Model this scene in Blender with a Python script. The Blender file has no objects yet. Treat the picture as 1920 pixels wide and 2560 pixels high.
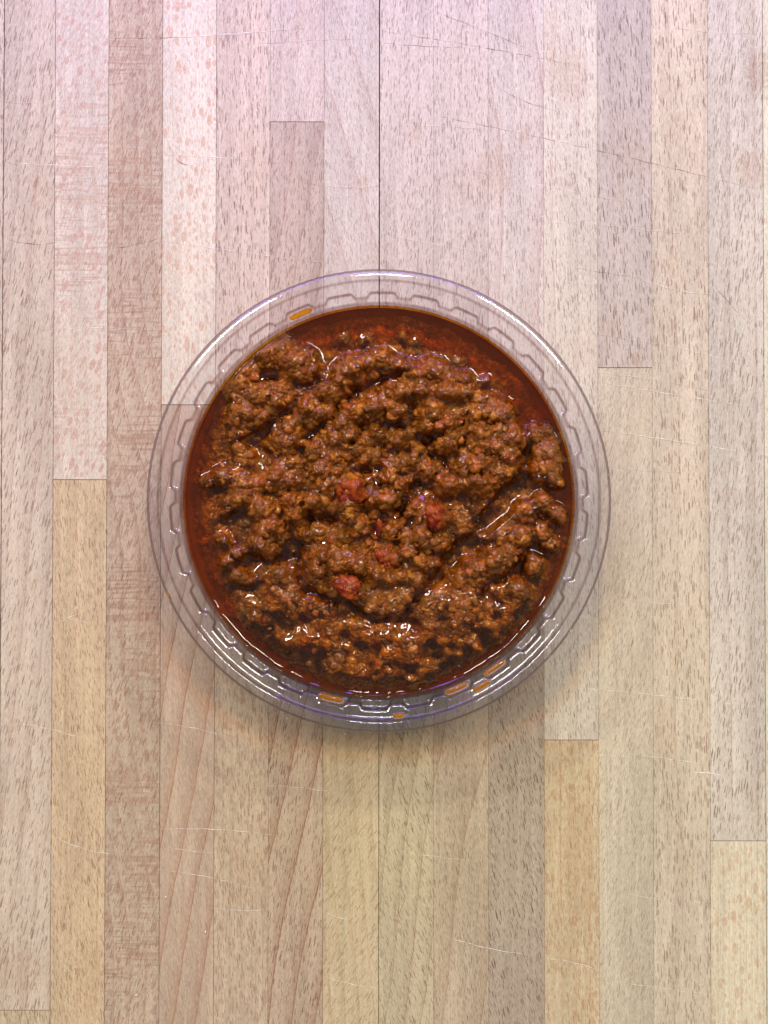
import bpy, math, random
import numpy as np
from mathutils import Vector

random.seed(7)
rng = np.random.default_rng(11)
scene = bpy.context.scene
C = scene.collection

# ---------------------------------------------------------------- camera, world, lamps, exposure
K = 0.00015            # metres on the table per pixel of the photograph
D = 0.52               # camera height above the table
TILT = math.radians(1.15)
cam_d = bpy.data.cameras.new('camera')
cam = bpy.data.objects.new('camera', cam_d)
C.objects.link(cam)
cam_d.sensor_fit = 'VERTICAL'
cam_d.sensor_height = 32.0
cam_d.lens = 16.0 / (1280 * K / D)
cam_d.clip_start = 0.01
cam_d.clip_end = 20
cam.location = (0.0, -math.sin(TILT) * D, D * math.cos(TILT))
cam.rotation_euler = (TILT, 0, math.radians(0.05))
scene.camera = cam

world = bpy.data.worlds.new('World')
scene.world = world
world.use_nodes = True
world.node_tree.nodes['Background'].inputs[0].default_value = (0.80, 0.86, 1.0, 1)
world.node_tree.nodes['Background'].inputs[1].default_value = 0.29

def lamp(name, loc, target, sx, sy, power, color):
    l = bpy.data.lights.new(name, 'AREA')
    l.shape = 'RECTANGLE'
    l.size, l.size_y = sx, sy
    l.energy = power
    l.color = color
    o = bpy.data.objects.new(name, l)
    C.objects.link(o)
    o.location = loc
    o.rotation_euler = (Vector(target) - Vector(loc)).to_track_quat('-Z', 'Y').to_euler()
    return o
lamp('ceiling_lamp', (-1.15, 1.43, 2.17), (0, 0, 0), 0.84, 0.22, 38.5, (1.0, 0.975, 0.93))
lamp('ceiling_lamp', (1.12, 1.43, 2.17), (0, 0, 0), 0.84, 0.22, 38.5, (1.0, 0.975, 0.93))
lamp('ceiling_lamp', (0.02, 1.60, 2.20), (0, 0, 0), 0.36, 0.14, 11.5, (1.0, 0.985, 0.955))
lamp('violet_lamp', (-0.04, 0.38, 0.21), (-0.02, 0.10, 0), 0.50, 0.05, 1.25, (0.26, 0.17, 1.0))

scene.view_settings.view_transform = 'Standard'
scene.view_settings.look = 'None'
scene.view_settings.gamma = 1.0
scene.view_settings.exposure = 0.0
scene.cycles.transparent_max_bounces = 24
scene.cycles.max_bounces = 8

# ---------------------------------------------------------------- helpers
def lin(r, g, b):
    f = lambda c: (c / 255 / 12.92) if c <= 10 else ((c / 255 + 0.055) / 1.055) ** 2.4
    return (f(r), f(g), f(b), 1.0)

class NT:
    """small wrapper to write node trees briefly"""
    def __init__(self, name):
        self.m = bpy.data.materials.new(name)
        self.m.use_nodes = True
        self.t = self.m.node_tree
        self.t.nodes.clear()
        self.out = self.t.nodes.new('ShaderNodeOutputMaterial')
    def n(self, kind, **kw):
        nd = self.t.nodes.new('ShaderNode' + kind)
        for k, v in kw.items():
            setattr(nd, k, v)
        return nd
    def put(self, sock, v):
        if v is None:
            return
        if isinstance(v, bpy.types.NodeSocket):
            self.t.links.new(v, sock)
        else:
            sock.default_value = v
    def math(self, op, a, b=None, c=None, clamp=False):
        nd = self.n('Math', operation=op, use_clamp=clamp)
        self.put(nd.inputs[0], a); self.put(nd.inputs[1], b); self.put(nd.inputs[2], c)
        return nd.outputs[0]
    def step(self, x, lo, hi, a=0.0, b=1.0):
        nd = self.n('MapRange', interpolation_type='SMOOTHSTEP')
        for i, v in enumerate((x, lo, hi, a, b)):
            self.put(nd.inputs[i], v)
        return nd.outputs[0]
    def mix(self, f, a, b, blend='MIX'):
        nd = self.n('MixRGB', blend_type=blend)
        self.put(nd.inputs[0], f); self.put(nd.inputs[1], a); self.put(nd.inputs[2], b)
        return nd.outputs[0]
    def mapping(self, vec, loc=(0, 0, 0), rot=0.0, scale=(1, 1, 1)):
        nd = self.n('Mapping')
        self.put(nd.inputs['Vector'], vec)
        nd.inputs['Location'].default_value = loc
        nd.inputs['Rotation'].default_value = (0, 0, rot)
        nd.inputs['Scale'].default_value = scale
        return nd.outputs[0]
    def noise(self, vec, scale=1.0, detail=2.0, rough=0.5, dist=0.0):
        nd = self.n('TexNoise')
        self.put(nd.inputs['Vector'], vec)
        nd.inputs['Scale'].default_value = scale
        nd.inputs['Detail'].default_value = detail
        nd.inputs['Roughness'].default_value = rough
        nd.inputs['Distortion'].default_value = dist
        return nd.outputs['Fac']
    def voro(self, vec, scale=1.0, feature='F1'):
        nd = self.n('TexVoronoi', feature=feature, voronoi_dimensions='3D')
        self.put(nd.inputs['Vector'], vec)
        nd.inputs['Scale'].default_value = scale
        return nd

def mesh_obj(name, verts, faces, mat, parent=None, smooth=False, loc=(0, 0, 0)):
    me = bpy.data.meshes.new(name)
    me.from_pydata([tuple(v) for v in verts], [], [tuple(f) for f in faces])
    me.update()
    if smooth:
        me.polygons.foreach_set('use_smooth', [True] * len(me.polygons))
    if mat:
        me.materials.append(mat)
    o = bpy.data.objects.new(name, me)
    C.objects.link(o)
    o.location = loc
    if parent:
        o.parent = parent
    return o

def tag(o, label=None, cat=None, group=None, kind=None):
    if label: o['label'] = label
    if cat: o['category'] = cat
    if group: o['group'] = group
    if kind: o['kind'] = kind
    return o

def fast_mesh(name, co, quads):
    me = bpy.data.meshes.new(name)
    nv, nf = len(co), len(quads)
    me.vertices.add(nv)
    me.vertices.foreach_set('co', np.ascontiguousarray(co, dtype=np.float32).ravel())
    me.loops.add(nf * 4)
    me.loops.foreach_set('vertex_index', np.ascontiguousarray(quads, dtype=np.int32).ravel())
    me.polygons.add(nf)
    me.polygons.foreach_set('loop_start', np.arange(0, nf * 4, 4, dtype=np.int32))
    me.polygons.foreach_set('loop_total', np.full(nf, 4, dtype=np.int32))
    me.update(calc_edges=True)
    me.polygons.foreach_set('use_smooth', np.ones(nf, dtype=bool))
    return me

def vnoise(x, y, cell, seed):
    """smooth value noise in -1..1 on arrays"""
    r = np.random.default_rng(seed)
    g = r.uniform(-1, 1, (96, 96))
    u, v = x / cell + 37.3, y / cell + 41.7
    iu, iv = np.floor(u).astype(int), np.floor(v).astype(int)
    fu, fv = u - iu, v - iv
    fu, fv = fu * fu * (3 - 2 * fu), fv * fv * (3 - 2 * fv)
    iu %= 95; iv %= 95
    return ((g[iu, iv] * (1 - fu) + g[iu + 1, iv] * fu) * (1 - fv)
            + (g[iu, iv + 1] * (1 - fu) + g[iu + 1, iv + 1] * fu) * fv)

def fbm(x, y, cell, seed, octv=3, gain=0.5):
    s, a = 0, 1
    for i in range(octv):
        s = s + a * vnoise(x, y, cell / 2 ** i, seed + i * 13)
        a *= gain
    return s

def table_pt(sx, sy):
    return ((sx - 960) * K, (1280 - sy) * K)

# ---------------------------------------------------------------- wood of the countertop
STAINS = [  # x, y, half width, half height (photo pixels), strength
    (1035, 330, 24, 34, 0.30), (1425, 185, 60, 70, 0.30), (1310, 345, 26, 36, 0.30), (1905, 170, 34, 60, 0.55),
    (1885, 420, 42, 50, 0.40), (1590, 895, 22, 26, 0.5), (90, 470, 26, 60, 0.35), (1240, 420, 60, 60, 0.25),
    (60, 2420, 60, 60, 0.35), (230, 2440, 40, 110, 0.35), (1440, 2150, 40, 170, 0.30), (690, 2075, 26, 50, 0.30),
    (906, 455, 12, 30, 0.45), (1170, 460, 110, 60, 0.15), (1850, 1235, 60, 18, 0.22), (640, 2230, 60, 30, 0.15),
]
def wood_material(idx, base, fleck, fl_amt=1.0, ang=0.0, big=0.0, bigcol=None, ring=0.35, rsp=26, rang=0.0,
                  rcurve=1.0, rays=0.0, fine=0.5, fsize=1.0, dark=0.0, blotch=0.25, rib=0.0):
    """beech: long grain, ring lines, short dark flecks; ang = lean of the flecks in degrees"""
    ang, rang = -ang, -rang
    fl_amt *= 0.88
    g_ = sum(base[:3]) / 3
    base = tuple((c * 0.78 + g_ * m_ * 0.22) * k_ for c, m_, k_ in zip(base[:3], (1.24, 0.98, 0.75), (1.05, 1.12, 1.04))) + (1,)
    fleck = tuple(c * k_ for c, k_ in zip(fleck[:3], (0.86, 0.62, 0.50))) + (1,)
    w = NT('beech_wood')
    rr = random.Random(100 + idx)
    tc = w.n('TexCoord').outputs['Object']
    off = (rr.uniform(0, 3), rr.uniform(0, 3), rr.uniform(0, 3))
    v0 = w.mapping(tc, loc=off)
    # slow tone change along and across the strip
    slow = w.noise(w.mapping(v0, scale=(60, 9, 1)), 1.0, 2, 0.5)
    col = w.mix(w.step(slow, 0.30, 0.72), tuple(c * 0.84 for c in base[:3]) + (1,), tuple(min(1, c * 1.10) for c in base[:3]) + (1,))
    # streaks of grain
    st = w.noise(w.mapping(v0, rot=math.radians(-ang * 0.25), scale=(900, 14, 1)), 1.0, 3, 0.6)
    col = w.mix(w.step(st, 0.42, 0.72, 0, 0.40 * fine + 0.14), col, tuple(c * 0.60 for c in base[:3]) + (1,))
    st2 = w.noise(w.mapping(v0, rot=math.radians(-ang * 0.25), scale=(420, 30, 1)), 1.0, 2, 0.5)
    col = w.mix(w.step(st2, 0.50, 0.75, 0, 0.45), col, tuple(min(1, c * 1.28 + 0.02) for c in base[:3]) + (1,))
    # ring lines: slow darkening that ends at a crisp line
    sp = w.n('SeparateXYZ'); w.put(sp.inputs[0], v0)
    warp = w.noise(w.mapping(v0, scale=(14, 6.0, 1)), 1.0, 1, 0.5)
    warp2 = w.noise(w.mapping(v0, scale=(160, 70, 1)), 1.0, 2, 0.5)
    pos = w.math('ADD', w.math('MULTIPLY', sp.outputs[0], 1.0), w.math('MULTIPLY', sp.outputs[1], math.tan(math.radians(rang))))
    pos = w.math('ADD', pos, w.math('MULTIPLY', warp, 0.035 * rcurve))
    pos = w.math('ADD', pos, w.math('MULTIPLY', warp2, 0.0010))
    fr = w.math('FRACT', w.math('DIVIDE', pos, rsp * K))
    shade = w.math('MULTIPLY', w.math('POWER', fr, 3.0), ring * 0.62)
    line = w.math('MULTIPLY', w.step(fr, 0.93, 0.98), w.step(fr, 1.0, 0.985))
    col = w.mix(w.math('ADD', shade, w.math('MULTIPLY', line, ring * 0.55), clamp=True), col, tuple(c * k for c, k in zip(fleck[:3], (1.45, 2.1, 2.2))) + (1,))
    # crosswise ray figure
    if rays > 0:
        ry = w.noise(w.mapping(v0, rot=math.radians(7), scale=(60, 900, 1)), 1.0, 2, 0.55)
        ra = w.noise(w.mapping(v0, scale=(30, 38, 1)), 1.0, 1, 0.5)
        f = w.math('MULTIPLY', w.step(ry, 0.50, 0.62), w.step(ra, 0.42, 0.58, 0, rays))
        col = w.mix(f, col, tuple(c * k for c, k in zip(base[:3], (0.70, 0.56, 0.52))) + (1,))
        rb = w.noise(w.mapping(v0, rot=math.radians(4), scale=(22, 260, 1)), 1.0, 1, 0.5)
        col = w.mix(w.math('MULTIPLY', w.step(rb, 0.56, 0.64), w.step(ra, 0.42, 0.58, 0, rays * 0.6)), col, tuple(c * k for c, k in zip(base[:3], (0.74, 0.58, 0.52))) + (1,))
    # flecks
    jig = w.n('TexNoise'); w.put(jig.inputs['Vector'], w.mapping(v0, scale=(300, 120, 1)))
    jv = w.n('VectorMath', operation='SCALE'); w.put(jv.inputs[0], jig.outputs['Color']); jv.inputs['Scale'].default_value = 0.0006
    va = w.n('VectorMath', operation='ADD'); w.put(va.inputs[0], v0); w.put(va.inputs[1], jv.outputs[0])
    vj = va.outputs[0]
    # rotation before scaling: Mapping scales first, so turn the vectors in a separate step
    vturn = w.mapping(vj, rot=math.radians(ang))
    def flecks2(sx, sy, size, keep, seedoff):
        vo = w.n('TexVoronoi', feature='F1', voronoi_dimensions='2D')
        w.put(vo.inputs['Vector'], w.mapping(vturn, loc=(seedoff, seedoff * 1.7, 0), scale=(1 / (sx * K), 1 / (sy * K), 1)))
        vo.inputs['Scale'].default_value = 1.0
        s = w.n('SeparateColor'); w.put(s.inputs[0], vo.outputs['Color'])
        rad = w.math('ADD', w.math('MULTIPLY', w.math('POWER', s.outputs[0], 1.5), size), size * (keep - 0.55))
        hi = w.math('SUBTRACT', vo.outputs['Distance'], rad)
        return w.step(hi, 0.03, -0.04), s.outputs[1]
    dens = w.step(w.noise(w.mapping(v0, scale=(110, 30, 1)), 1.0, 1, 0.5), 0.30, 0.62, 0.35, 1.0)
    f1, r1 = flecks2(6.2 * fsize, 64 * fsize, 0.25, 0.60, 0.3)
    f1 = w.math('MULTIPLY', w.math('MULTIPLY', f1, dens), w.math('ADD', w.math('MULTIPLY', r1, 0.35), 0.80 * fl_amt))
    col = w.mix(w.math('MULTIPLY', f1, fl_amt, clamp=True), col, fleck)
    f2, r2 = flecks2(4.6 * fsize, 36 * fsize, 0.30, 0.62, 5.1)
    col = w.mix(w.math('MULTIPLY', f2, 0.72 * fl_amt, clamp=True), col, fleck)
    height = w.math('ADD', w.math('MULTIPLY', f1, -1.0), w.math('MULTIPLY', f2, -0.4))
    if big > 0:
        f3, r3 = flecks2(19, 42, 0.36, 0.62, 9.4)
        bc = bigcol or tuple(c * k for c, k in zip(base[:3], (0.66, 0.48, 0.40))) + (1,)
        col = w.mix(w.math('MULTIPLY', f3, big, clamp=True), col, bc)
        f4, r4 = flecks2(11, 20, 0.34, 0.65, 2.7)
        col = w.mix(w.math('MULTIPLY', f4, big * 0.7, clamp=True), col, bc)
    # grime blotches
    bl = w.noise(w.mapping(v0, scale=(40, 22, 1)), 1.0, 3, 0.6)
    col = w.mix(w.step(bl, 0.54, 0.75, 0, blotch), col, tuple(c * k for c, k in zip(base[:3], (0.86, 0.68, 0.50))) + (1,))
    pale = w.noise(w.mapping(v0, loc=(4, 1, 0), scale=(50, 26, 1)), 1.0, 3, 0.6)
    col = w.mix(w.step(pale, 0.56, 0.78, 0, blotch * 0.8), col, tuple(min(1, c * k) for c, k in zip(base[:3], (1.10, 1.16, 1.25))) + (1,))
    # stains with places of their own
    gp = w.n('NewGeometry').outputs['Position']
    wob = w.n('TexNoise'); w.put(wob.inputs['Vector'], w.mapping(gp, scale=(160, 160, 1)))
    ws = w.n('VectorMath', operation='SCALE'); w.put(ws.inputs[0], wob.outputs['Color']); ws.inputs['Scale'].default_value = 0.013
    wa = w.n('VectorMath', operation='ADD'); w.put(wa.inputs[0], gp); w.put(wa.inputs[1], ws.outputs[0])
    x0, x1 = base_range[idx]
    for (sx, sy, hw, hh, s) in STAINS:
        if sx + hw * 1.5 < x0 or sx - hw * 1.5 > x1:
            continue
        px, py = table_pt(sx, sy)
        m = w.mapping(wa.outputs[0], loc=(-(px + 0.0065) / (hw * K), -(py + 0.0065) / (hh * K), 0), scale=(1 / (hw * K), 1 / (hh * K), 0))
        ln = w.n('VectorMath', operation='LENGTH'); w.put(ln.inputs[0], m)
        col = w.mix(w.math('MULTIPLY', w.step(ln.outputs['Value'], 1.25, 0.6, 0, s * 0.8), w.step(st, 0.3, 0.6, 0.55, 1.0)), col, lin(150, 96, 48) if s > 0.5 else lin(176, 130, 86))
    # fibres
    mic = w.noise(w.mapping(v0, scale=(3600, 620, 1)), 1.0, 2, 0.6)
    col = w.mix(w.step(mic, 0.35, 0.68, 0.0, 0.30), col, tuple(c * 0.55 for c in base[:3]) + (1,))
    col = w.mix(w.step(mic, 0.58, 0.32, 0.0, 0.28), col, tuple(min(1, c * 1.3 + 0.03) for c in base[:3]) + (1,))
    p = w.n('BsdfPrincipled')
    w.put(p.inputs['Base Color'], col)
    w.put(p.inputs['Roughness'], w.step(mic, 0.3, 0.7, 0.48, 0.66))
    p.inputs['Specular IOR Level'].default_value = 0.35
    h = w.math('ADD', height, w.math('MULTIPLY', mic, 0.8))
    h = w.math('ADD', h, w.math('MULTIPLY', st, 0.8))
    if rib > 0:
        h = w.math('ADD', h, w.math('MULTIPLY', fr, rib))
    bp = w.n('Bump'); bp.inputs['Strength'].default_value = 0.7; bp.inputs['Distance'].default_value = 0.00014
    w.put(bp.inputs['Height'], h)
    w.put(p.inputs['Normal'], bp.outputs[0])
    w.t.links.new(p.outputs[0], w.out.inputs[0])
    return w.m

gapm = NT('dark_glue_line')
p = gapm.n('BsdfPrincipled'); p.inputs['Base Color'].default_value = lin(104, 70, 54); p.inputs['Roughness'].default_value = 0.9
gapm.t.links.new(p.outputs[0], gapm.out.inputs[0])

# column edges in photo pixels (left to right), then the strips in each column
S = 1.1574
edges = [-267, -132, 3, 132, 266.5, 402, 537.5, 672.5, 808.5, 947.5, 1084, 1221, 1360, 1495.5, 1631.5, 1773, 1911.5, 2047, 2183]
red = lin(128, 78, 66); brown = lin(112, 70, 50); tan = lin(186, 124, 84); rosy = lin(168, 112, 98)
# (column, top, bottom, base, kwargs)
TOP, BOT = -420, 2980
P = [
 (0, TOP, BOT, (196, 166, 140), red, {}),
 (1, TOP, BOT, (206, 178, 156), red, {}),
 (2, TOP, 2518, (206, 178, 154), red, dict(ang=-14, fl_amt=0.9, fsize=1.15, ring=0.38, rsp=52, rang=5, rcurve=0.7)),
 (2, 2518, BOT, (208, 178, 140), brown, dict(ang=2, fl_amt=0.9)),
 (3, TOP, 1200, (214, 190, 168), rosy, dict(fl_amt=0.4, big=0.85, bigcol=lin(196, 152, 126), ring=0.3, rsp=34, rang=-2, rcurve=0.1, rays=0.8, ang=-20)),
 (3, 1200, BOT, (214, 176, 134), lin(146, 92, 60), dict(ang=8, fl_amt=0.9, ring=0.22, rsp=40, rcurve=0.3, fine=0.8, fsize=0.85)),
 (4, TOP, BOT, (198, 166, 138), lin(146, 98, 76), dict(ang=-16, fl_amt=0.9, big=0.5, bigcol=lin(158, 108, 84), ring=0.6, rsp=40, rang=-7, rcurve=1.2, rays=0.9)),
 (5, TOP, 1012, (222, 200, 176), lin(180, 130, 106), dict(ang=2, fl_amt=0.5, big=0.75, bigcol=lin(206, 158, 122), ring=0.2, rsp=22, rcurve=0.1)),
 (5, 1012, BOT, (200, 164, 136), lin(152, 104, 80), dict(ang=12, fl_amt=0.45, ring=1.0, rsp=58, rang=11, rcurve=1.0, fsize=1.3)),
 (6, TOP, 1420, (212, 180, 158), lin(120, 72, 62), dict(ang=1, fl_amt=1.05, fsize=1.1, ring=0.3, rsp=30, rcurve=0.2)),
 (6, 1420, BOT, (204, 172, 140), lin(148, 98, 72), dict(ang=4, fl_amt=0.95, ring=0.30, rsp=9, rcurve=0.1, big=0.35, bigcol=lin(160, 108, 82), fine=0.9)),
 (7, TOP, 299, (214, 186, 168), lin(160, 108, 94), dict(ang=-3, fl_amt=0.8, fsize=0.8)),
 (7, 299, 1300, (196, 164, 144), lin(140, 92, 78), dict(ang=-6, fl_amt=0.95, fsize=0.9, ring=0.5, rsp=70, rang=4, fine=1.0)),
 (7, 1300, BOT, (196, 162, 132), lin(134, 86, 66), dict(ang=-8, fl_amt=1.0, fsize=0.9, ring=0.9, rsp=72, rang=12, rcurve=0.8)),
 (8, TOP, 1240, (208, 184, 166), lin(150, 106, 92), dict(ang=5, fl_amt=0.7, fsize=0.85, ring=0.4, rsp=95, rang=-18, rcurve=0.4)),
 (8, 1240, BOT, (204, 174, 134), lin(154, 108, 74), dict(ang=-30, fl_amt=0.75, ring=0.45, rsp=38, rang=-6, rcurve=0.3)),
 (9, TOP, 1330, (206, 180, 162), lin(128, 84, 78), dict(ang=-4, fl_amt=0.9, fsize=0.9, ring=0.2)),
 (9, 1330, BOT, (204, 178, 140), lin(122, 82, 56), dict(ang=19, fl_amt=0.95, ring=0.5, rsp=48, rang=10, rcurve=0.7, fsize=0.9)),
 (10, TOP, 1180, (208, 182, 164), lin(132, 88, 80), dict(ang=0, fl_amt=0.9, fsize=0.95, ring=0.2)),
 (10, 1180, BOT, (200, 170, 138), lin(134, 92, 68), dict(ang=8, fl_amt=0.8, ring=0.45, rsp=100, rang=7, fsize=0.8)),
 (11, TOP, 1400, (214, 190, 172), lin(146, 100, 90), dict(ang=3, fl_amt=0.8, ring=0.4, rsp=110, rang=-3)),
 (11, 1400, BOT, (186, 158, 134), lin(108, 76, 60), dict(ang=13, fl_amt=1.1, ring=0.1, fsize=0.85)),
 (12, TOP, 1848, (216, 194, 170), lin(136, 94, 80), dict(ang=5, fl_amt=0.85, ring=0.3, rsp=60, rcurve=0.3)),
 (12, 1848, BOT, (212, 180, 138), lin(166, 108, 62), dict(ang=6, fl_amt=0.8, big=0.35, bigcol=lin(184, 122, 72), ring=0.3, rsp=36, rcurve=0.15, blotch=0.5)),
 (13, TOP, 918, (196, 172, 154), lin(112, 76, 76), dict(ang=4, fl_amt=1.05, ring=0.1, fsize=1.1)),
 (13, 918, BOT, (208, 184, 154), lin(150, 108, 82), dict(ang=-14, fl_amt=0.7, ring=0.1, fsize=0.9)),
 (14, TOP, BOT, (212, 186, 156), lin(136, 90, 66), dict(ang=1, fl_amt=0.95, ring=0.22, rsp=90, rcurve=0.8, fsize=1.15)),
 (15, TOP, 2098, (210, 190, 168), lin(134, 94, 80), dict(ang=-8, fl_amt=0.95, ring=0.35, rsp=64, rcurve=0.15, fsize=1.05)),
 (15, 2098, BOT, (220, 200, 166), lin(190, 142, 98), dict(ang=2, fl_amt=0.3, big=0.5, bigcol=lin(198, 146, 104), ring=0.5, rsp=14, rcurve=0.05, rib=1.6)),
 (16, TOP, BOT, (226, 208, 176), lin(190, 142, 108), dict(fl_amt=0.6)),
 (17, TOP, BOT, (206, 180, 150), brown, {}),
]
top = mesh_obj('countertop', [], [], gapm.m)
x0, x1 = (edges[0] - 960) * K, (edges[-1] - 960) * K
y0, y1 = (1280 - BOT) * K, (1280 - TOP) * K
bv = [(x, y, z) for z in (-0.030, -0.0022) for (x, y) in ((x0, y0), (x1, y0), (x1, y1), (x0, y1))]
top.data.from_pydata(bv, [], [(3, 2, 1, 0), (4, 5, 6, 7), (0, 1, 5, 4), (1, 2, 6, 5), (2, 3, 7, 6), (3, 0, 4, 7)])
top.data.update()
tag(top, 'butcher block countertop of glued beech strips, scratched by knives', 'countertop', kind='structure')

base_range = {}
gaps = {9: 2.6, 3: 1.0, 4: 0.9, 5: 0.9, 6: 0.8, 7: 0.5, 8: 0.6, 2: 2.0, 10: 0.3, 11: 0.4, 12: 0.4, 13: 0.5, 14: 0.4, 15: 0.6, 16: 1.4}
def plank(idx, c, t, b, base, fleck, kw):
    base_range[idx] = (edges[c], edges[c + 1])
    mat = wood_material(idx, lin(*base), fleck, **kw)
    gs = dict(gaps)
    if t > 900: gs[9] = 1.2
    gl, gr = gs.get(c, 0.5) / 2, gs.get(c + 1, 0.5) / 2
    L, R = (edges[c] + gl - 960) * K, (edges[c + 1] - gr - 960) * K
    gt = 0.7 if t > TOP else 0
    gb = 0.7 if b < BOT else 0
    T, B = (1280 - t - gt) * K, (1280 - b + gb) * K
    cx, cy = (L + R) / 2, (T + B) / 2
    hx, hy, e = (R - L) / 2, (T - B) / 2, 0.00006
    dz = random.uniform(-0.00005, 0.00005)
    vs, fs = [], []
    for (zx, ex) in ((-0.002, 0), (-e, 0), (0, e)):
        for (sx, sy) in ((-1, -1), (1, -1), (1, 1), (-1, 1)):
            vs.append((sx * (hx - ex), sy * (hy - ex), zx))
    for lv in (0, 4):
        for i in range(4):
            j = (i + 1) % 4
            fs.append((lv + i, lv + j, lv + 4 + j, lv + 4 + i))
    fs += [(8, 9, 10, 11), (3, 2, 1, 0)]
    o = mesh_obj('plank', vs, fs, mat, top, loc=(cx, cy, dz))
    return o
for i, (c, t, b, base, fleck, kw) in enumerate(P):
    plank(i, c, t, b, base, fleck, kw)

# knife cuts: thin raised pale fibres along a groove
cutm = NT('raised_pale_fibre')
p = cutm.n('BsdfPrincipled'); p.inputs['Base Color'].default_value = lin(248, 236, 216); p.inputs['Roughness'].default_value = 0.6
tr = cutm.n('BsdfTransparent'); mx = cutm.n('MixShader')
gpos = cutm.n('NewGeometry').outputs['Position']
brk = cutm.noise(cutm.mapping(gpos, scale=(380, 380, 1)), 1.0, 3, 0.7)
cutm.put(mx.inputs[0], cutm.step(brk, 0.34, 0.58, 0.15, 0.95))
cutm.t.links.new(tr.outputs[0], mx.inputs[1]); cutm.t.links.new(p.outputs[0], mx.inputs[2]); cutm.t.links.new(mx.outputs[0], cutm.out.inputs[0])
cutd = NT('brown_cut_groove')
p = cutd.n('BsdfPrincipled'); p.inputs['Base Color'].default_value = lin(150, 96, 70); p.inputs['Roughness'].default_value = 0.8
tr = cutd.n('BsdfTransparent'); mx = cutd.n('MixShader')
gpos = cutd.n('NewGeometry').outputs['Position']
brk = cutd.noise(cutd.mapping(gpos, scale=(300, 300, 1)), 1.0, 3, 0.7)
cutd.put(mx.inputs[0], cutd.step(brk, 0.38, 0.62, 0.05, 0.70))
cutd.t.links.new(tr.outputs[0], mx.inputs[1]); cutd.t.links.new(p.outputs[0], mx.inputs[2]); cutd.t.links.new(mx.outputs[0], cutd.out.inputs[0])
CUTS = [  # x0,y0,x1,y1,width,(0 pale,1 brown)
 (395, 88, 760, 62, 1.8, 0), (270, 88, 470, 84, 1.2, 1), (640, 102, 880, 90, 1.2, 0), (5, 402, 275, 414, 1.8, 0), (410, 384, 690, 405, 1.6, 0),
 (20, 598, 140, 604, 2.2, 1), (400, 600, 800, 655, 1.4, 0), (270, 620, 400, 592, 1.8, 1), (770, 455, 950, 462, 1.2, 0),
 (90, 825, 420, 828, 1.6, 0), (960, 100, 1160, 110, 1.1, 1), (1060, 10, 1400, 150, 1.3, 1), (960, 70, 1440, 155, 1.2, 1),
 (1250, 215, 1390, 270, 1.2, 1), (1100, 285, 1900, 470, 1.3, 1), (1590, 690, 1780, 735, 1.8, 0), (1440, 668, 1600, 692, 1.0, 1),
 (1190, 425, 1560, 500, 1.2, 0), (1240, 520, 1700, 580, 1.2, 0), (1780, 700, 1870, 805, 1.3, 1), (1780, 770, 1920, 790, 1.0, 0),
 (1500, 835, 1915, 925, 1.1, 0), (1470, 950, 1920, 1022, 1.7, 0), (1480, 930, 1770, 975, 1.0, 0), (1505, 1075, 1920, 1140, 2.0, 0),
 (1500, 1160, 1700, 1180, 1.0, 0), (1360, 1712, 1920, 1770, 1.4, 0), (1550, 1880, 1770, 1910, 1.6, 0), (1725, 1928, 1800, 1935, 3.6, 0),
 (1420, 1870, 1560, 1892, 1.1, 0), (1100, 2330, 1340, 2382, 1.6, 0), (1358, 2388, 1500, 2420, 1.6, 0), (1690, 2240, 1900, 2300, 1.2, 0),
 (1560, 2230, 1700, 2262, 1.0, 0), (1500, 2440, 1780, 2480, 1.0, 0), (20, 1805, 220, 1850, 1.5, 0), (380, 1805, 560, 1838, 1.6, 0),
 (400, 2070, 690, 2085, 1.6, 0), (140, 2090, 300, 2135, 1.4, 0), (400, 2170, 660, 2225, 1.3, 0), (520, 2265, 700, 2268, 1.1, 0),
 (400, 2110, 540, 2130, 1.2, 0), (800, 2270, 900, 2300, 1.4, 0), (800, 2430, 960, 2465, 1.1, 0), (120, 1575, 240, 1520, 1.4, 0),
 (130, 1540, 235, 1560, 1.2, 0), (1000, 310, 1200, 318, 1.0, 0), (980, 590, 1280, 640, 1.0, 0), (0, 250, 150, 246, 1.0, 0),
 (860, 470, 890, 480, 2.0, 1), (1570, 1500, 1760, 1512, 1.0, 0), (1330, 560, 1500, 545, 1.0, 0), (600, 1960, 900, 1990, 0.9, 0),
 (430, 380, 470, 410, 2.6, 1), (1700, 2120, 1760, 2240, 1.2, 0), (980, 2120, 1200, 2150, 0.9, 0), (20, 560, 150, 600, 1.0, 0), (1690, 60, 1900, 75, 0.9, 0),
]
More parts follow.
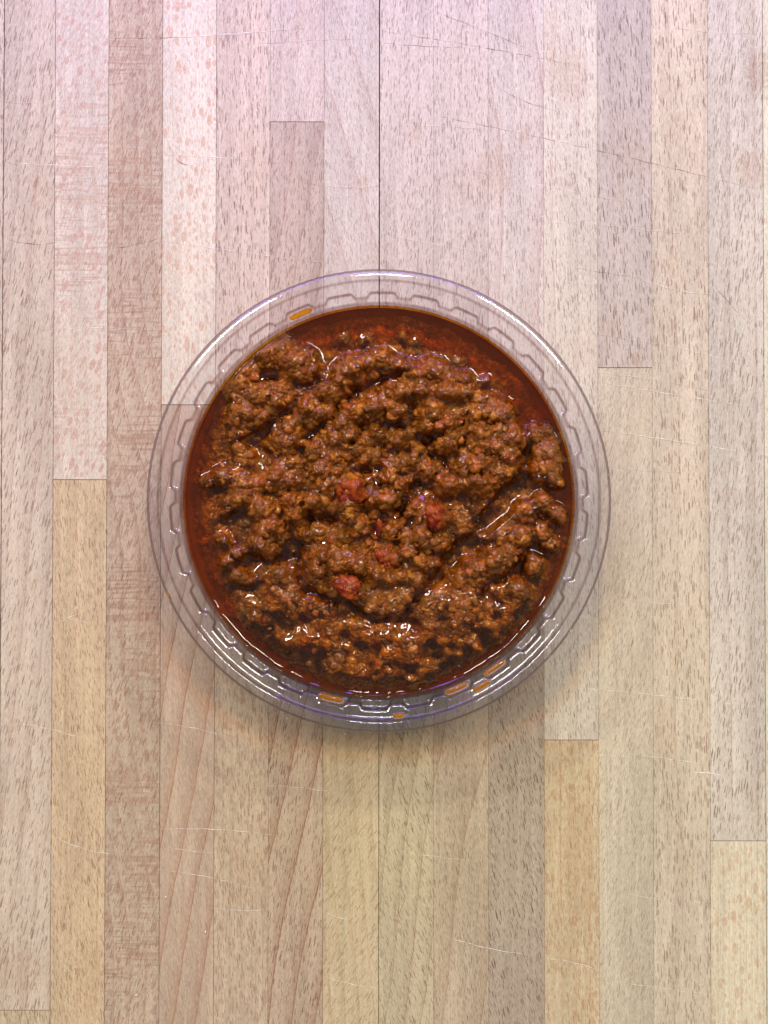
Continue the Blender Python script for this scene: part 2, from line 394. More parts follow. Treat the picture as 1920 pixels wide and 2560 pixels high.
for (ax, ay, bx, by, wd, kd) in CUTS:
    (X0, Y0), (X1, Y1) = table_pt(ax, ay), table_pt(bx, by)
    L = math.hypot(X1 - X0, Y1 - Y0); n = max(6, int(L / 0.002))
    nx, ny = -(Y1 - Y0) / L, (X1 - X0) / L
    vs, fs = [], []
    bow = random.uniform(-0.0012, 0.0012); ph = random.uniform(0, 6)
    for i in range(n + 1):
        t = i / n
        o = bow * math.sin(math.pi * t) + 0.00012 * math.sin(t * L * 700 + ph) + random.uniform(-3e-5, 3e-5)
        hw = wd * K * 0.58 * math.sin(math.pi * min(max(t, 0.03), 0.97)) ** 0.6 * random.uniform(0.45, 1.3)
        cx, cy = X0 + (X1 - X0) * t + nx * o, Y0 + (Y1 - Y0) * t + ny * o
        for s, z in ((-1, 0.00006), (0, 0.00013), (1, 0.00006)):
            vs.append((cx + nx * hw * s, cy + ny * hw * s, z))
        if i:
            a = 3 * (i - 1)
            fs += [(a, a + 3, a + 4, a + 1), (a + 1, a + 4, a + 5, a + 2)]
    mesh_obj('knife_cut', vs, fs, cutd.m if kd else cutm.m, top)

# ---------------------------------------------------------------- clear plastic tub
ZR, ZL, ZP, ZO = 0.0465, 0.0438, 0.0398, 0.0372    # rim top, ledge, lug floor, oil level
TX, TY = -12.0 * K, 21.5 * K
def rad(px, z):
    return px * K * (D - z) / D
# control points of the section, from the outer skirt inwards, at a lug and between lugs
sec_lug = [(577, .0400), (579, .0410), (581, .0440), (580, .0454), (577, .0461), (566, .04652), (560, .0466), (554.5, .0463), (551.5, .0459), (549, .0442),
           (541, .04375), (532, .0436), (525, .0432), (521.5, .0426), (519, .0408), (515, .0399), (508, .0397), (500, .0398), (497, .0394), (494.5, .0384), (489, .0365), (478, .0300), (455, .0120), (446, .0040), (436, .0012), (405, .0006), (380, .0020), (200, .0022), (2, .0022)]
sec_gap = [(577, .0400), (579, .0410), (581, .0440), (580, .0454), (577, .0461), (566, .04652), (560, .0466), (554.5, .0463), (551.5, .0459), (549, .0442),
           (541, .04375), (530, .0436), (516, .0432), (511, .0427), (508.5, .0420), (506, .0412), (503, .0405), (499, .0397), (497, .0392), (494, .0384), (489, .0365), (478, .0300), (455, .0120), (446, .0040), (436, .0012), (405, .0006), (380, .0020), (200, .0022), (2, .0022)]
def dense(sec):
    a = np.array([(rad(p, z) if z > 0.035 else p * K * 0.93, z) for p, z in sec])
    out = [a[0]]
    for i in range(len(a) - 1):
        n = max(2, min(8, int(np.hypot(*(a[i + 1] - a[i])) / 0.0006)))
        n = NSUB[i]
        for j in range(1, n + 1):
            out.append(a[i] + (a[i + 1] - a[i]) * j / n)
    out = np.array(out)
    for k_ in range(6):
        sm = out.copy()
        sm[1:-1] = 0.25 * out[:-2] + 0.5 * out[1:-1] + 0.25 * out[2:]
        lim = len(out) if k_ < 2 else sum(NSUB[:10])
        out[:lim] = sm[:lim]
    return out
NSUB = [2, 3, 3, 3, 3, 3, 3, 3, 3, 3, 3, 3, 3, 4, 4, 3, 3, 3, 3, 3, 3, 3, 3, 3, 3, 3, 2, 2]
pl, pg = dense(sec_lug), dense(sec_gap)
NP, NTH = len(pl), 900
th = np.linspace(0, 2 * math.pi, NTH, endpoint=False)
ph = ((np.degrees(th) - 5.0 + 6) % 12) - 6            # degrees from the nearest lug centre
lm = np.clip((4.5 - np.abs(ph)) / 1.5, 0, 1); lm = lm * lm * (3 - 2 * lm)
sect = pl[None] * lm[:, None, None] + pg[None] * (1 - lm[:, None, None])
R_, Z_ = sect[..., 0].copy(), sect[..., 1].copy()
# fine flutes moulded in the outer skirt and bead
flute = np.cos(th * 150)[:, None] * np.where(np.arange(NP) < 12, 1, 0)[None] * 0.00004
R_ += flute
# the thin moulding is never a perfect circle
R_ *= 1 + 0.0012 * np.cos(2 * th + 0.5)[:, None] + 0.0006 * np.cos(5 * th)[:, None]
ct = np.stack([R_ * np.cos(th)[:, None], R_ * np.sin(th)[:, None], Z_], -1)
du = np.roll(ct, -1, 0) - np.roll(ct, 1, 0)
dv = np.empty_like(ct); dv[:, 1:-1] = ct[:, 2:] - ct[:, :-2]; dv[:, 0] = ct[:, 1] - ct[:, 0]; dv[:, -1] = ct[:, -1] - ct[:, -2]
nr = np.cross(dv, du); nr /= np.linalg.norm(nr, axis=-1, keepdims=True) + 1e-12
if nr[0, NP - 3, 2] < 0:
    nr = -nr
TH = 0.00045
skinA, skinB = ct, ct - nr * TH       # inside face, outside face

plm = NT('clear_plastic')
lw = plm.n('LayerWeight'); lw.inputs['Blend'].default_value = 0.5
sc_ = plm.noise(plm.mapping(plm.n('TexCoord').outputs['Object'], scale=(1, 1, 1)), 900.0, 2, 0.6)
bmp = plm.n('Bump'); bmp.inputs['Strength'].default_value = 0.10; bmp.inputs['Distance'].default_value = 0.0001
plm.put(bmp.inputs['Height'], sc_)
fac = lw.outputs['Facing']
refl = plm.math('ADD', plm.math('MULTIPLY', plm.math('POWER', fac, 4.0), 0.7), 0.045, clamp=True)
tint = plm.mix(plm.math('POWER', fac, 2.3), (0.990, 0.980, 0.984, 1), (0.34, 0.23, 0.23, 1))
tr = plm.n('BsdfTransparent'); plm.put(tr.inputs[0], tint)
gl = plm.n('BsdfGlossy'); gl.inputs['Roughness'].default_value = 0.055; gl.inputs['Color'].default_value = (1, 1, 1, 1)
plm.put(gl.inputs['Normal'], bmp.outputs[0])
mx = plm.n('MixShader'); plm.put(mx.inputs[0], refl)
plm.t.links.new(tr.outputs[0], mx.inputs[1]); plm.t.links.new(gl.outputs[0], mx.inputs[2])
df = plm.n('BsdfDiffuse'); df.inputs['Color'].default_value = (0.85, 0.82, 0.86, 1)
mx2 = plm.n('MixShader'); mx2.inputs[0].default_value = 0.008
plm.t.links.new(mx.outputs[0], mx2.inputs[1]); plm.t.links.new(df.outputs[0], mx2.inputs[2])
plm.t.links.new(mx2.outputs[0], plm.out.inputs[0])

cs = np.concatenate([[0], np.cumsum(NSUB)])
i_lug0, i_lug1 = cs[12], cs[18]       # profile rows that form a lug
i_body = cs[12]
ii, jj = np.meshgrid(np.arange(NTH), np.arange(NP - 1), indexing='ij')
lugface = (np.abs(((np.degrees(th) + 0.2 - 5.0 + 6) % 12) - 6) < 4.6)[:, None] & (jj >= i_lug0) & (jj < i_lug1)
lug_id = (np.floor((np.degrees(th) - 5.0 + 6) / 12).astype(int) % 30)[:, None] + 0 * jj
def shell(name, mask, parent, rimrow=None):
    ids = np.arange(NTH * NP).reshape(NTH, NP)
    i2 = (ii + 1) % NTH
    q = np.stack([ids[ii, jj], ids[i2, jj], ids[i2, jj + 1], ids[ii, jj + 1]], -1)[mask]
    qb = q[:, ::-1] + NTH * NP
    qs = [q, qb]
    if rimrow is not None:
        a = ids[:, rimrow]; b = np.roll(a, -1)
        qs.append(np.stack([a, a + NTH * NP, b + NTH * NP, b], -1))
    q = np.concatenate(qs)
    allv = np.concatenate([skinA.reshape(-1, 3), skinB.reshape(-1, 3)])
    alln = np.concatenate([nr.reshape(-1, 3), -nr.reshape(-1, 3)])
    used, inv = np.unique(q, return_inverse=True)
    me = fast_mesh(name, allv[used], inv.reshape(q.shape))
    me.normals_split_custom_set_from_vertices([tuple(v) for v in alln[used]])
    me.materials.append(plm.m)
    o = bpy.data.objects.new(name, me); C.objects.link(o); o.parent = parent
    return o
tub = bpy.data.objects.new('plastic_tub', None); C.objects.link(tub); tub.location = (TX, TY, 0)
tag(tub, 'clear round plastic tub with notched rim, holding the meat sauce', 'tub')
shell('rim', jj < i_body, tub, rimrow=0)
shell('wall', (jj >= i_body) & ~lugface, tub)
for k in range(30):
    shell('stacking_lug', lugface & (lug_id == k), tub)

# ---------------------------------------------------------------- meat sauce
KO = K * (D - ZO) / D
RO = 489 * KO
N = 760
ax = np.linspace(-1, 1, N) * 492 * 1.0           # photo pixels from the tub centre
GX, GY = np.meshgrid(ax, ax, indexing='ij')      # +Y is up in the picture
cell = ax[1] - ax[0]
FX, FY = 951.0, 1255.0
MM = 0.001
# lumps traced from the photograph: x, y, rx, ry, height above the oil (mm)
def z4(l, ox, oy, s): return [(ox + x / s, oy + y / s, rx / s, ry / s, h) for (x, y, rx, ry, h) in l]
LUMPS = []
LUMPS += z4([(690, 790, 90, 80, 5), (830, 690, 110, 75, 6), (960, 650, 100, 70, 6), (1000, 770, 110, 85, 6), (1110, 770, 75, 90, 5), (930, 850, 60, 60, 5),
             (680, 900, 80, 80, 4), (780, 980, 110, 70, 5), (930, 1010, 85, 95, 5), (720, 1110, 85, 80, 5), (800, 1130, 60, 60, 4),
             (930, 1290, 80, 80, 6), (1000, 1170, 95, 90, 7), (1120, 1060, 105, 90, 8), (1260, 960, 100, 90, 8), (1250, 1120, 95, 90, 6), (1350, 880, 85, 80, 8),
             (1450, 800, 85, 75, 7), (1560, 760, 75, 70, 7), (1640, 690, 60, 50, 6), (650, 1240, 50, 45, 2), (710, 1370, 70, 80, 4), (790, 1300, 45, 45, 3),
             (600, 1530, 95, 75, 3), (450, 1580, 60, 50, 2), (720, 1600, 80, 60, 4), (870, 1590, 60, 50, 5), (1000, 1310, 110, 90, 6), (1040, 1440, 90, 80, 5), (950, 1540, 80, 70, 7), (1080, 1570, 60, 50, 6),
             (1380, 1190, 90, 80, 7), (1480, 1100, 90, 80, 8), (1580, 1060, 80, 70, 8), (1320, 1290, 80, 80, 6), (1460, 1280, 100, 90, 8), (1590, 1210, 90, 80, 8),
             (1180, 1370, 80, 80, 6), (1230, 1470, 80, 70, 6), (1330, 1420, 70, 70, 5), (1560, 1420, 70, 60, 4), (1440, 1620, 80, 70, 7), (1260, 1600, 70, 60, 7),
             (1380, 560, 60, 45, 1.5), (1540, 560, 50, 40, 1), (1200, 820, 60, 60, 2)], 360, 640, 2.765)
LUMPS += z4([(130, 780, 80, 60, 7), (20, 700, 60, 50, 6), (60, 880, 80, 70, 6), (380, 740, 70, 45, 4), (520, 730, 60, 40, 3), (230, 840, 90, 60, 7), (380, 850, 90, 70, 8), (520, 860, 80, 60, 8),
             (100, 960, 90, 80, 8), (250, 950, 90, 80, 8), (430, 960, 110, 80, 9), (580, 960, 110, 80, 8), (660, 1010, 70, 60, 6), (80, 1100, 60, 60, 7), (330, 1090, 80, 100, 8), (310, 1180, 60, 50, 7),
             (460, 1200, 90, 100, 9), (440, 1310, 60, 60, 8), (600, 1110, 100, 70, 8), (720, 1100, 90, 60, 7), (820, 1100, 70, 60, 6), (650, 1230, 100, 80, 8), (780, 1230, 90, 70, 6), (870, 1270, 70, 70, 5),
             (690, 1340, 100, 80, 8), (830, 1380, 90, 80, 5), (640, 1450, 110, 80, 8), (520, 1510, 90, 70, 7), (660, 1580, 120, 70, 8), (800, 1500, 90, 70, 4), (470, 1580, 70, 60, 7),
             (1060, 1240, 70, 60, 3), (1140, 1210, 50, 50, 2.5), (1200, 1300, 50, 60, 1.5), (1150, 1390, 80, 80, 4), (1110, 1500, 80, 60, 4), (1180, 1570, 60, 50, 2.5), (900, 1170, 40, 35, 1.5), (770, 960, 35, 30, 1.5), (860, 890, 35, 60, 0.8),
             (130, 560, 60, 45, 1), (220, 600, 60, 50, 0.8), (690, 870, 45, 45, 1.2), (120, 1260, 90, 80, 5), (220, 1390, 100, 70, 4), (60, 1500, 90, 80, 7), (150, 1590, 80, 60, 6), (320, 1500, 60, 60, 3)], 960, 640, 2.765)
LUMPS += z4([(700, 30, 90, 50, 6), (850, 100, 90, 70, 6), (930, 230, 110, 80, 7), (830, 350, 70, 60, 7), (880, 400, 60, 45, 6), (1060, 160, 80, 60, 8), (1180, 60, 80, 60, 8), (1140, 280, 90, 70, 5), (1040, 60, 70, 50, 7),
             (1290, 130, 70, 60, 6), (1430, 60, 90, 60, 7), (1430, 160, 80, 60, 8), (1500, 200, 60, 50, 7), (1380, 320, 70, 60, 4), (1590, 30, 60, 50, 7), (1250, 250, 70, 50, 4),
             (1130, 430, 90, 50, 6), (1230, 430, 90, 55, 7), (1370, 470, 100, 70, 8), (1200, 520, 80, 50, 7), (1500, 480, 80, 60, 7), (1360, 600, 80, 60, 7), (1430, 650, 70, 60, 7), (1230, 650, 50, 60, 4),
             (1620, 560, 80, 70, 7), (1560, 340, 60, 60, 3), (590, 130, 70, 50, 1.5), (560, 320, 50, 40, 1.5), (640, 390, 70, 45, 2), (590, 460, 60, 50, 2), (680, 560, 60, 50, 3), (750, 590, 40, 35, 2.5),
             (960, 560, 90, 80, 2.5), (920, 660, 60, 60, 2), (1150, 760, 45, 60, 1.5), (1240, 720, 45, 50, 2), (1600, 770, 70, 60, 6), (1320, 850, 100, 60, 1.5), (1500, 900, 100, 60, 1.2),
             (640, 830, 60, 40, 0.8), (760, 890, 80, 50, 1.0), (1160, 880, 60, 50, 0.5), (1080, 1120, 80, 50, 0.5), (1430, 1200, 90, 50, 0.5), (1450, 1040, 70, 50, 0.4)], 360, 1240, 2.765)
LUMPS += z4([(60, 50, 80, 60, 7), (240, 150, 80, 70, 7), (360, 160, 80, 80, 8), (120, 280, 80, 70, 7), (270, 300, 80, 70, 8), (380, 310, 70, 60, 6), (170, 420, 80, 60, 7), (280, 470, 80, 60, 7), (50, 420, 60, 70, 7),
             (40, 580, 80, 60, 6), (160, 560, 70, 60, 6), (240, 600, 70, 50, 5), (60, 800, 80, 60, 4), (170, 760, 80, 60, 4), (280, 760, 80, 60, 4), (190, 880, 90, 60, 4), (350, 900, 80, 60, 3), (440, 850, 80, 60, 3),
             (560, 560, 90, 60, 4.5), (450, 560, 60, 60, 3.5), (640, 510, 90, 60, 6), (760, 450, 110, 70, 7), (850, 410, 80, 60, 6), (650, 580, 50, 40, 4), (700, 290, 80, 60, 3), (800, 270, 90, 50, 4), (930, 300, 80, 60, 4.5),
             (980, 120, 50, 50, 4), (1100, 50, 80, 60, 3.5), (1210, 140, 60, 60, 1.5), (1100, 260, 70, 60, 2), (1140, 340, 60, 50, 1.2), (1020, 500, 90, 60, 3.5), (900, 620, 100, 70, 3), (960, 660, 60, 50, 2.5), (560, 210, 60, 50, 2), (520, 260, 60, 40, 2),
             (750, 780, 80, 60, 2.5), (760, 930, 110, 100, 3), (620, 1010, 80, 50, 2.5), (480, 780, 60, 50, 2), (560, 770, 60, 50, 1.5), (100, 1020, 100, 60, 2), (330, 1090, 80, 50, 1), (460, 1120, 80, 60, 1.2), (130, 1150, 80, 60, 1.2), (240, 1280, 110, 50, 0.8), (320, 1210, 80, 40, 0.6)], 960, 1240, 2.765)

wx = GX + 7 * fbm(GX, GY, 30, 3, 3) ; wy = GY + 7 * fbm(GX, GY, 30, 53, 3)
rr = np.hypot(GX, GY)
# smooth body: below the oil near the wall, lumps above
base = -2.4 + 0.9 * fbm(GX, GY, 90, 71, 3) + 2.9 * np.clip((400 - np.hypot(GX, GY + 10)) / 90, 0, 1) * np.clip((330 - GY) / 80, 0, 1) - 3.0 * np.clip((rr - 415) / 75, 0, 1) ** 1.3
# bottom band in the photograph is meat just under the oil
base += 3.0 * np.clip((-GY - 170) / 110, 0, 1) * np.clip((472 - rr) / 50, 0, 1)
H = base.copy()
acc = np.zeros_like(H); wsum = np.zeros_like(H)
macro = H.copy()
for (x, y, rx, ry, h) in LUMPS:
    cx, cy = x - FX, FY - y
    rx *= 1.12; ry *= 1.12
    i0, i1 = np.searchsorted(ax, [cx - rx * 1.5, cx + rx * 1.5]); j0, j1 = np.searchsorted(ax, [cy - ry * 1.5, cy + ry * 1.5])
    sl = (slice(i0, i1), slice(j0, j1))
    d = np.hypot((wx[sl] - cx) / rx, (wy[sl] - cy) / ry)
    bump = h + 0.8 - (h + 4.5) * np.clip(d, 0, 2) ** 2.6
    macro[sl] = np.maximum(macro[sl], bump)
    if h >= 4:
        R1 = 2.1
        i0, i1 = np.searchsorted(ax, [cx - rx * R1, cx + rx * R1]); j0, j1 = np.searchsorted(ax, [cy - ry * R1, cy + ry * R1])
        sl = (slice(i0, i1), slice(j0, j1))
        d = np.hypot((wx[sl] - cx) / (rx * 1.5), (wy[sl] - cy) / (ry * 1.5))
        macro[sl] = np.maximum(macro[sl], h * 0.66 - (h + 3) * np.clip(d, 0, 2) ** 5)

def gblur(A, s):
    n = int(s * 3 / cell) + 1
    k = np.exp(-0.5 * (np.arange(-n, n + 1) * cell / s) ** 2); k /= k.sum()
    P_ = np.pad(A, n, mode='edge')
    P_ = sum(k[i] * P_[i:i + A.shape[0]] for i in range(2 * n + 1))
    return sum(k[i] * P_[:, i:i + A.shape[1]] for i in range(2 * n + 1))
thd = np.degrees(np.arctan2(GY, GX)) % 360
Rz = np.interp(thd, [0, 14, 30, 60, 85, 112, 128, 150, 165, 200, 235, 262, 300, 345, 360], [462, 455, 398, 392, 385, 400, 452, 455, 425, 420, 425, 470, 465, 462, 462])
macro -= (3.9 + 1.6 * fbm(GX, GY, 38, 88, 3)) * np.clip((rr + 10 * vnoise(GX, GY, 40, 77) - Rz) / 40, 0, 1)
wb = np.clip((-GY - 235) / 60, 0, 1) * np.clip((468 - rr) / 20, 0, 1) * 0.8
macro = macro * (1 - wb) + wb * (0.0 + 0.6 * fbm(GX, GY, 34, 120, 3))
macro = gblur(macro, 3.6)
macro += 0.5 * fbm(GX, GY, 44, 19, 2)
macro = np.where(macro > 0, macro * 1.3, macro)
GROOVES = [  # polyline in photo pixels, half width, depth in mm
    ([(640, 1130), (690, 1074), (812, 947)], 20, 7), ([(955, 958), (1015, 928)], 20, 7), ([(1010, 1128), (1090, 1150), (1150, 1205)], 17, 5),
    ([(1325, 1225), (1265, 1262), (1205, 1350), (1110, 1430)], 38, 3.0), ([(625, 1408), (700, 1402), (755, 1400), (765, 1455)], 18, 8),
    ([(770, 1490), (860, 1520), (950, 1548), (1035, 1568)], 17, 7), ([(800, 905), (860, 868), (960, 872), (1076, 892), (1150, 930), (1225, 985)], 30, 5),
    ([(790, 1300), (850, 1312)], 20, 6), ([(1005, 1275), (1045, 1215)], 15, 6), ([(672, 952), (705, 940)], 20, 8), ([(600, 1100), (670, 1130)], 13, 5),
    ([(745, 1130), (800, 1080), (870, 1010), (900, 985)], 10, 4), ([(885, 1120), (930, 1080), (1000, 1060)], 11, 5), ([(985, 1390), (1020, 1330), (1045, 1290)], 12, 5),
    ([(900, 1190), (960, 1180), (1010, 1200)], 12, 4), ([(690, 1270), (740, 1330), (760, 1380)], 12, 4), ([(1110, 1440), (1060, 1500), (1010, 1530)], 16, 5),
    ([(1205, 1485), (1270, 1450), (1310, 1400)], 14, 4), ([(1180, 1040), (1130, 1090), (1090, 1100)], 11, 4)]
gwx = wx + 13 * fbm(GX, GY, 75, 401, 2); gwy = wy + 13 * fbm(GX, GY, 75, 431, 2)
for pts_, hw_, dp_ in GROOVES:
    dmin = np.full_like(macro, 1e9)
    for (ax_, ay_), (bx_, by_) in zip(pts_[:-1], pts_[1:]):
        ax_, bx_, ay_, by_ = ax_ - FX, bx_ - FX, FY - ay_, FY - by_
        L2 = (bx_ - ax_) ** 2 + (by_ - ay_) ** 2
        t_ = np.clip(((gwx - ax_) * (bx_ - ax_) + (gwy - ay_) * (by_ - ay_)) / L2, 0, 1)
        dmin = np.minimum(dmin, np.hypot(gwx - ax_ - t_ * (bx_ - ax_), gwy - ay_ - t_ * (by_ - ay_)))
    macro -= np.exp(-(dmin / hw_) ** 2) * np.maximum(np.minimum(dp_ * 1.5, macro + 2.2), 0)

def field_at(F, x, y):
    i = np.clip(((x + 492) / cell).astype(int), 0, N - 1); j = np.clip(((y + 492) / cell).astype(int), 0, N - 1)
    return F[i, j]
# crumbs of cooked mince pressed together: upper envelope of many small warped balls
H = macro - 0.7 + 0.45 * np.clip((-GY - 130) / 60, 0, 1)
tint = np.full_like(H, 0.35)
hue = np.full_like(H, 0.5)
PXMM = 1.0 / (KO * 1000)     # photo pixels per mm at oil level
crumb_list = []
for (cnt, r0, r1, em) in ((600, 12, 18, 0.30), (5000, 6, 12, 0.42), (20000, 2.8, 6.0, 0.5)):
    a = rng.uniform(0, 2 * math.pi, cnt); q = 486 * np.sqrt(rng.uniform(0, 1, cnt))
    px, py = q * np.cos(a), q * np.sin(a)
    r = rng.uniform(r0, r1, cnt)
    mh = field_at(macro, px, py)
    zc = mh * PXMM - r * rng.uniform(0.40, 0.95, cnt)
    asp = rng.uniform(0.7, 1.4, cnt); rot = rng.uniform(0, math.pi, cnt)
    tn = rng.beta(1.6, 3.0, cnt); hu = rng.uniform(0, 1, cnt)
    w2x = GX + 4.0 * fbm(GX, GY, 11, 3 + cnt, 3); w2y = GY + 4.0 * fbm(GX, GY, 11, 53 + cnt, 3)
    for k in range(cnt):
        R = r[k] * 1.5
        i0, i1 = int((px[k] - R + 492) / cell), int((px[k] + R + 492) / cell) + 1
        j0, j1 = int((py[k] - R + 492) / cell), int((py[k] + R + 492) / cell) + 1
        i0 = max(i0, 0); j0 = max(j0, 0)
        if i1 > N or j1 > N or i1 - i0 < 2 or j1 - j0 < 2: continue
        dx, dy = w2x[i0:i1, j0:j1] - px[k], w2y[i0:i1, j0:j1] - py[k]
        c_, s_ = math.cos(rot[k]), math.sin(rot[k])
        u, v = (dx * c_ + dy * s_) / asp[k], (-dx * s_ + dy * c_) * asp[k]
        d2 = (u * u + v * v) / r[k] ** 2
        hz = (zc[k] + r[k] * np.sqrt(np.clip(1 - d2, 0, 1))) / PXMM
        hz = np.where(d2 < 1, hz, -99)
        sub = H[i0:i1, j0:j1]
        m = hz > sub
        sub[m] = hz[m]
        tint[i0:i1, j0:j1][m] = tn[k]
        hue[i0:i1, j0:j1][m] = hu[k]
H = 0.45 * H + 0.55 * gblur(H, 1.3)
Hb = gblur(H, 7)
H = Hb + 0.78 * (H - Hb)
H += 0.16 * fbm(GX, GY, 8, 201, 3)
tint = gblur(tint, 1.2); hue = gblur(hue, 1.6)
H = np.where(rr > 470, np.minimum(H, -1.5 - (rr - 470) * 0.16 + 0.4 * fbm(GX, GY, 16, 5, 2)), H)

# keep the meat inside the wall
inside = rr < 489.3
ids = np.full(GX.shape, -1)
ids[inside] = np.arange(inside.sum())
q00 = ids[:-1, :-1]; q10 = ids[1:, :-1]; q11 = ids[1:, 1:]; q01 = ids[:-1, 1:]
okq = (q00 >= 0) & (q10 >= 0) & (q11 >= 0) & (q01 >= 0)
quads = np.stack([q00, q10, q11, q01], -1)[okq]
co = np.stack([GX * KO, GY * KO, ZO + H * MM], -1)[inside]
# skirt of the mass down to the bottom, following the wall
ns = 360
ta = np.linspace(0, 2 * math.pi, ns, endpoint=False)
rings = [(489, ZO - 0.0045), (476, 0.031), (470, 0.028), (448, 0.012), (438, 0.0045), (428, 0.0032), (2, 0.0032)]
sk = []
for k, (rp, z) in enumerate(rings):
    rk = rp * K * 0.925 if k else rp * KO
    sk.append(np.stack([rk * np.cos(ta), rk * np.sin(ta), np.full(ns, z)], -1))
sk = np.concatenate(sk); b0 = len(co)
sq = []
for k in range(len(rings) - 1):
    a = b0 + k * ns + np.arange(ns); b = b0 + k * ns + (np.arange(ns) + 1) % ns
    sq.append(np.stack([a, a + ns, b + ns, b], -1))
quads = np.concatenate([quads] + sq)
co = np.concatenate([co, sk])
me = fast_mesh('minced_meat', co, quads)
for nm, A in (('crumb_tint', tint), ('crumb_hue', hue)):
    at = me.attributes.new(nm, 'FLOAT', 'POINT')
    at.data.foreach_set('value', np.concatenate([A[inside], np.full(len(sk), 0.3)]).astype(np.float32))

def meat_shader(name, use_attr):
    w = NT(name)
    tc = w.n('TexCoord').outputs['Object']
    if use_attr:
        a1 = w.n('Attribute', attribute_name='crumb_tint').outputs['Fac']
        a2 = w.n('Attribute', attribute_name='crumb_hue').outputs['Fac']
    else:
        rnd = w.n('ObjectInfo').outputs['Random']
        a1 = w.math('MULTIPLY', rnd, 0.8)
        a2 = w.math('FRACT', w.math('MULTIPLY', rnd, 7.31))
    n1 = w.noise(tc, 900.0 if use_attr else 1.2, 4, 0.65)
    n2 = w.noise(tc, 55.0, 2, 0.5)
    t = w.math('ADD', w.math('MULTIPLY', a1, 0.75), w.math('MULTIPLY', w.math('SUBTRACT', n1, 0.5), 0.7), clamp=True)
    cr = w.n('ValToRGB'); w.put(cr.inputs[0], t)
    e = cr.color_ramp.elements
    e[0].position = 0.0; e[0].color = (0.095, 0.032, 0.007, 1)
    e[1].position = 1.0; e[1].color = (0.72, 0.35, 0.10, 1)
    m = e.new(0.28); m.color = (0.210, 0.068, 0.013, 1)
    m = e.new(0.55); m.color = (0.400, 0.155, 0.030, 1)
    col = w.mix(w.step(a2, 0.55, 0.95, 0, 0.45), cr.outputs[0], (0.19, 0.10, 0.016, 1))
    col = w.mix(w.step(a2, 0.30, 0.05, 0, 0.50), col, (0.32, 0.065, 0.014, 1))
    col = w.mix(w.step(n2, 0.45, 0.70, 0, 0.35), col, (0.28, 0.085, 0.012, 1))
    col = w.mix(1.0, col, (1.14, 1.04, 0.42, 1), 'MULTIPLY')
    p = w.n('BsdfPrincipled')
    w.put(p.inputs['Base Color'], col)
    p.inputs['Roughness'].default_value = 0.5
    p.inputs['Specular IOR Level'].default_value = 0.2
    p.inputs['Coat Weight'].default_value = 0.8
    p.inputs['Coat Roughness'].default_value = 0.035
    p.inputs['Coat IOR'].default_value = 1.47
    p.inputs['Coat Tint'].default_value = (1.0, 0.84, 0.58, 1)
    bp = w.n('Bump'); bp.inputs['Strength'].default_value = 0.6; bp.inputs['Distance'].default_value = 0.0004
    w.put(bp.inputs['Height'], w.noise(tc, 1500.0 if use_attr else 2.0, 3, 0.6))
    w.put(p.inputs['Normal'], bp.outputs[0])
    b2 = w.n('Bump'); b2.inputs['Strength'].default_value = 0.35; b2.inputs['Distance'].default_value = 0.0004
    w.put(b2.inputs['Height'], w.noise(tc, 700.0 if use_attr else 1.4, 2, 0.5))
    w.put(p.inputs['Coat Normal'], b2.outputs[0])
    w.t.links.new(p.outputs[0], w.out.inputs[0])
    return w.m
me.materials.append(meat_shader('wet_minced_meat', True))
sauce = bpy.data.objects.new('meat_sauce', None); C.objects.link(sauce); sauce.location = (TX, TY, 0)
tag(sauce, 'chunky brown minced meat sauce under dark red oil, filling the clear tub', 'meat sauce')
mass = bpy.data.objects.new('minced_meat', me); C.objects.link(mass); mass.parent = sauce
mass['kind'] = 'stuff'

# ---- oil with a skin that climbs the lumps and the wall
soft = gblur(H, 2.6)
wet = 1 / (1 + np.exp(-(soft - 0.3) / 0.35))
near = gblur(wet, 6.0)
# films of oil lying over the lumps in places
film = fbm(GX, GY, 46, 301, 2)
OZ = 1.5 * np.clip(near, 0, 0.75) + 0.9 * np.clip(gblur(wet, 14.0), 0, 0.6)
OZ += 0.55 * np.clip(gblur(np.clip(H + 2.0, 0, 3), 5), 0, 2)
OZ += 1.5 * np.exp(-(489 - np.minimum(rr, 489)) / 9.0)
OZ += 0.16 * fbm(GX, GY, 34, 9, 2)
OZ = gblur(OZ, 2.2)
OZ += np.clip(film, 0, 1) * 1.2 * np.clip(near * 1.6 - 0.5, 0, 1)
OZ -= 1.1
depth = np.clip(OZ - H, 0, 12)
st = 1
ins2 = (rr < 490.2) & (H - OZ < 0.9)
ids = np.full(GX.shape, -1); ids[ins2] = np.arange(ins2.sum())
q00 = ids[:-1, :-1]; q10 = ids[1:, :-1]; q11 = ids[1:, 1:]; q01 = ids[:-1, 1:]
okq = (q00 >= 0) & (q10 >= 0) & (q11 >= 0) & (q01 >= 0)
me = fast_mesh('red_oil', np.stack([GX * KO, GY * KO, ZO + OZ * MM], -1)[ins2], np.stack([q00, q10, q11, q01], -1)[okq])
at = me.attributes.new('oil_depth', 'FLOAT', 'POINT')
at.data.foreach_set('value', (gblur(depth, 1.5) + 0.25)[ins2].astype(np.float32))
